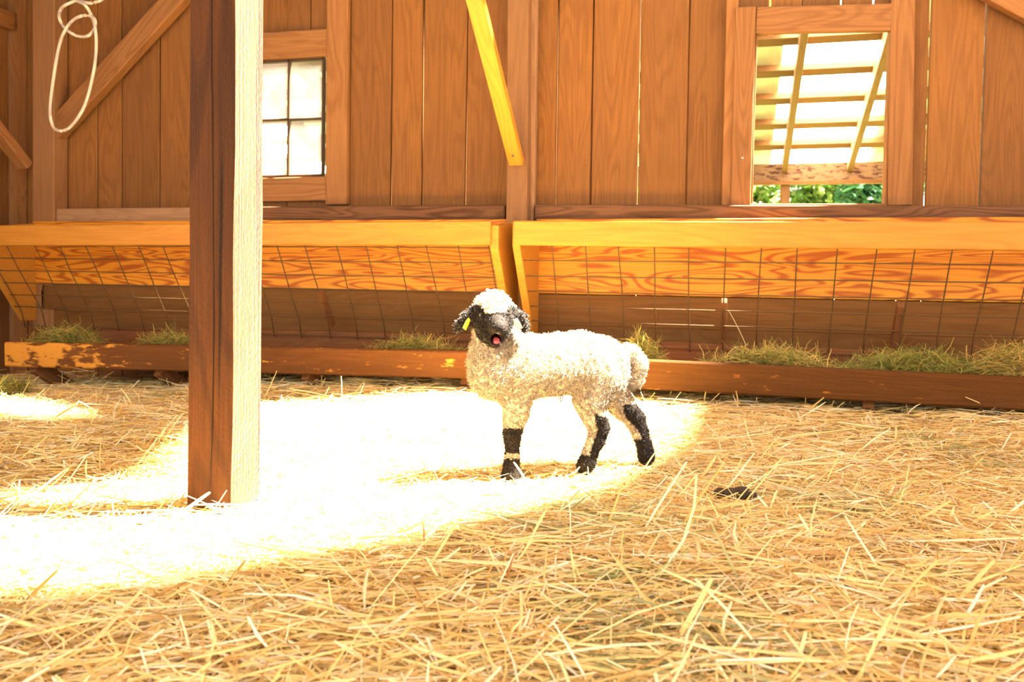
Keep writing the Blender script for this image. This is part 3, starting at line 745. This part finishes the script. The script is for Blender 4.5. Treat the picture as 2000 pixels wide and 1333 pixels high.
# tongue
def blob(name, chain_, mat, par, k=.003, vx=.0014):
    q = [LP(*c) for c in chain_]; l2 = np.min([a - r_ for a, r_ in q], 0) - .004; h2 = np.max([a + r_ for a, r_ in q], 0) + .004
    nn = np.ceil((h2 - l2) / vx).astype(int); g = np.stack(np.meshgrid(*[l2[i] + vx * np.arange(nn[i]) for i in range(3)], indexing='ij'), -1).reshape(-1, 3)
    D = np.full(len(g), 9.)
    for (a, ra), (b2, rb) in zip(q[:-1], q[1:]): D = smin(D, rcone(g, a, ra, b2, rb), k)
    v, f = surface_nets(D.reshape(nn)); f = f[(f >= 0).all(1)]; return link(name, np_mesh(name, l2 + v * vx, f), mat, par)
TONGUE = plain('wet_tongue', (.62, .10, .10), .3, 0, .5)
tag(blob('tongue', [(968, 662, 1.770, 5), (969, 666, 1.748, 6.5), (969.5, 670, 1.734, 6)], TONGUE, lamb), 'pink tongue')
EYE = plain('dark_eye', (.01, .006, .004), .08, 0, .6)
for q in ((939, 614, 1.760, 4.5), (991, 614, 1.762, 4.5)):
    blob('eye', [q, (q[0], q[1] + .5, q[2], q[3])], EYE, lamb)
NOSE = plain('dark_nose', (.012, .009, .008), .35, 0, .4)
# nose pad and nostrils
blob('nose_pad', [(969, 645, 1.722, 5), (975, 649, 1.718, 4.5), (981, 645, 1.722, 5)], NOSE, lamb)
# ear tags
def eartag(pxy, d, w_, h, rot, c, label):
    bm = bmesh.new(); s = d / F
    pts = [(-.28, 0), (.28, 0), (.5, .35), (.5, 1), (-.5, 1), (-.5, .35)]
    f = [bm.verts.new((x * w_ * s, 0, -y * h * s)) for x, y in pts]; fc = bm.faces.new(f)
    r_ = bmesh.ops.extrude_face_region(bm, geom=[fc])
    for v in r_['geom']:
        if isinstance(v, bmesh.types.BMVert): v.co.y += .0018
    bmesh.ops.recalc_face_normals(bm, faces=bm.faces)
    me = bpy.data.meshes.new('ear_tag'); bm.to_mesh(me); bm.free()
    o = link('ear_tag', me, plain('ear_tag_plastic', c, .4, noise=.1), lamb, Matrix.Translation(atD(*pxy, d)) @ Matrix.Rotation(rot[1], 4, 'Z') @ Matrix.Rotation(rot[0], 4, 'Y'))
    bmx = bmesh.new(); bmesh.ops.create_cone(bmx, segments=10, radius1=.0028, radius2=.0024, depth=.003, cap_ends=True)
    m2 = bpy.data.meshes.new('tag_button'); bmx.to_mesh(m2); bmx.free()
    link('tag_button', m2, o.data.materials[0], o, W[o] @ Matrix.Translation((0, -.001, -.004)) @ Matrix.Rotation(pi / 2, 4, 'X'))
    return tag(o, label)
eartag((917, 623), 1.772, 9, 23, (.55, 1.0), (.85, .60, .03), 'yellow ear tag')
eartag((1006, 624), 1.775, 13, 22, (-.45, .35), (.86, .76, .55), 'pale cream ear tag')
# dried cord under the belly
cb = [[atD(1096 + i * 2, 768, 1.875), atD(1094 + i * 4, 776, 1.873), atD(1096 + i * 3.5, 786 - abs(i) * 3, 1.873)] for i in (-1, 0, 1)]
tag(link('umbilical_cord', tube_mesh(cb, .0013, 5), plain('dried_cord', (.05, .025, .015), .8), lamb), 'dark dried cord')

# ------------------------------------------------------------------ lean-to behind the wall, seen through the windows
GREEN = None
og = bpy.data.meshes.new('ground_outside')
og.from_pydata([(-30, 3.56, -.3), (30, 3.56, -.3), (30, 60, -.3), (-30, 60, -.3)], [], [(0, 1, 2, 3)])
tag(link('ground_outside', og, plain('grass_ground', (.16, .2, .06), .9, noise=.4)), 'grassy ground behind the barn', kind='structure')
EY = 8.6                                                     # eave beam
ev = onY(1600, 318, EY); eb = onY(1600, 354, EY)
SL = .354
lt = empty('lean_to', (.5, EY, -.3), 'open timber lean-to with clear and yellowish roof sheets, seen through the unglazed window', 'lean-to')
ez = ev.z
beam('eave_beam', (-9, EY + .05, (ev.z + eb.z) / 2), (7, EY + .05, (ev.z + eb.z) / 2), ev.z - eb.z, .10, (0, -1, 0), wood('stained_beam', (.34, .19, .09), (.20, .10, .045), fig=.3, var=.05, worn=((.09, .03, .015), .53, 0, 1, 0)), lt)
beam('eave_board', (-9, EY + .0, eb.z - .012), (7, EY + .0, eb.z - .012), .04, .04, (0, -1, 0), SHEDW, lt)
def rz(Y): return ez + SL * (EY - Y)
def raft(px, py):
    q = onY(px, py, EY); return q.x
rx = [raft(1533, 316), raft(1660, 318)]; rs = rx[1] - rx[0]
for k in range(-11, 6):
    xx = rx[0] + rs * k
    beam('rafter', (xx, 4.25, rz(4.25) - .02), (xx, EY + .1, rz(EY + .1) - .02), .055, .15, (0, -1, -.3), SHEDW, lt)
for py in (72, 135, 190, 240, 281):
    # purlin: where the view line through the open window meets the roof slope
    d = ray(1600, py); Y = None
    tt = (ez + .075 + SL * EY - CAM.z + SL * CAM.y) / (d.z + SL * d.y); Y = CAM.y + d.y * tt
    beam('purlin', (-9, Y, rz(Y) + .075), (7, Y, rz(Y) + .075), .10, .06, (0, -SL, -1), SHEDW, lt)
m, nt, b, out = newmat('clear_roof_sheet')
tr = node(nt, 'ShaderNodeBsdfTransparent'); tl = node(nt, 'ShaderNodeBsdfTranslucent'); tl.inputs[0].default_value = (.95, .95, .92, 1)
ms = node(nt, 'ShaderNodeMixShader'); ms.inputs[0].default_value = .45; nt.links.new(tr.outputs[0], ms.inputs[1]); nt.links.new(tl.outputs[0], ms.inputs[2]); nt.links.new(ms.outputs[0], out.inputs[0])
CLEAR = m
m, nt, b, out = newmat('yellowed_roof_sheet')
b.inputs['Base Color'].default_value = (.60, .57, .38, 1); b.inputs['Roughness'].default_value = .5
tl = node(nt, 'ShaderNodeBsdfTranslucent'); tl.inputs[0].default_value = (.60, .56, .36, 1)
ms = node(nt, 'ShaderNodeMixShader'); ms.inputs[0].default_value = .12; nt.links.new(b.outputs[0], ms.inputs[1]); nt.links.new(tl.outputs[0], ms.inputs[2]); nt.links.new(ms.outputs[0], out.inputs[0])
YELL = m
def sheet(x0, x1, mat):
    V, Fc = [], []; n = int((x1 - x0) / .055); xs = np.linspace(x0, x1, n + 1)
    for Y in (4.25, EY + .35):
        for i, x in enumerate(xs):
            V.append((x, Y, rz(Y) + .125 + (.02 if i % 4 == 0 else 0)))
    for i in range(n): Fc.append((i, i + 1, n + 2 + i, n + 1 + i))
    c = Vector(((x0 + x1) / 2, 6.5, 2)); me = bpy.data.meshes.new('roof_sheet'); me.from_pydata([Vector(v) - c for v in V], [], Fc); me.update()
    o = link('roof_sheet', me, mat, lt, Matrix.Translation(c))
    so = o.modifiers.new('t', 'SOLIDIFY'); so.thickness = .003
q0 = onY(1536, 160, 6.4).x
rt_ = onY(1722, 270, 8.0).x
for a, b_, mt in ((-9, -5.1, YELL), (-5.1, -4.6, CLEAR), (-4.6, q0, YELL), (q0, rt_, CLEAR), (rt_, 7, YELL)):
    if b_ > a: sheet(a, b_, mt)
for px in (1534, 620, 1100, 2200):
    q = onY(px, 360, EY)
    beam('support_post', (q.x, EY + .05, -.3), (q.x, EY + .05, eb.z), .09, .09, (0, -1, 0), SHEDW, lt)

# trees beyond
LEAF = fibre('leaves', .45, .5, .3)
BARK = plain('bark', (.12, .08, .05), .9, noise=.4)
def tree(name, loc, rx_, rz_, n, cols, label):
    t = empty(name, loc, label, 'tree', 'trees behind the lean-to')
    loc = Vector(loc)
    p = rng.normal(0, 1, (n, 3)); p /= np.linalg.norm(p, axis=1)[:, None]; p *= (rng.random((n, 1)) ** .45)
    # clumps
    cl = rng.normal(0, .5, (22, 3)); k = rng.integers(0, 22, n); p = cl[k] + p * .42
    P = p * np.array((rx_, rx_, rz_)) * .75 + np.array((0, 0, rz_ * 1.05))
    yaw = rng.uniform(0, 2 * pi, n); pit = rng.uniform(-1, .6, n)
    Cc = np.array(cols)[rng.integers(0, len(cols), n)] * rng.uniform(.7, 1.3, (n, 1))
    V, Q, CC = strands(P, yaw, pit, rng.uniform(.10, .22, n), rng.uniform(.05, .10, n), rng.normal(0, .2, (n, 2)), Cc, 2)
    tag(link('foliage', np_mesh('foliage', V, Q, CC), LEAF, t, Matrix.Translation(loc)), kind='stuff')
    link('trunk', tube_mesh([[loc + Vector((0, 0, 0)), loc + Vector((.05, 0, rz_ * .6)), loc + Vector((-.05, .05, rz_ * 1.2))]], .09, 8), BARK, t)
TG = [(.16, .26, .05), (.26, .34, .08), (.36, .42, .14), (.10, .18, .05)]; TD = [(.05, .14, .06), (.08, .20, .09), (.12, .24, .09)]
tl_ = ['pale sunlit leafy tree left of the lean-to post', 'loose light green tree right of the lean-to post', 'dense deep green conifer-like tree at the right of the window view']
for i, (px, Y, rx_, rz_, n, c) in enumerate([(1470, 13, 1.0, 1.7, 3000, TG), (1615, 15, 1.0, 1.9, 3000, TG), (1715, 12.5, .7, 1.7, 3000, TD)]):
    q = onY(px, 400, Y); tree('tree', (q.x, Y, -.3), rx_, rz_, n, c, tl_[i])
for i, (px, Y) in enumerate([(560, 15), (800, 14), (1050, 15), (1260, 14)]):
    q = onY(px, 400, Y); tree('tree', (q.x, Y, -.3), 1.3, 1.8, 2200, TG, ['leafy tree behind the four-pane window', 'leafy tree glimpsed through gaps left of the knee brace', 'leafy tree glimpsed through gaps behind the middle wall post', 'leafy tree glimpsed through gaps left of the open window'][i])
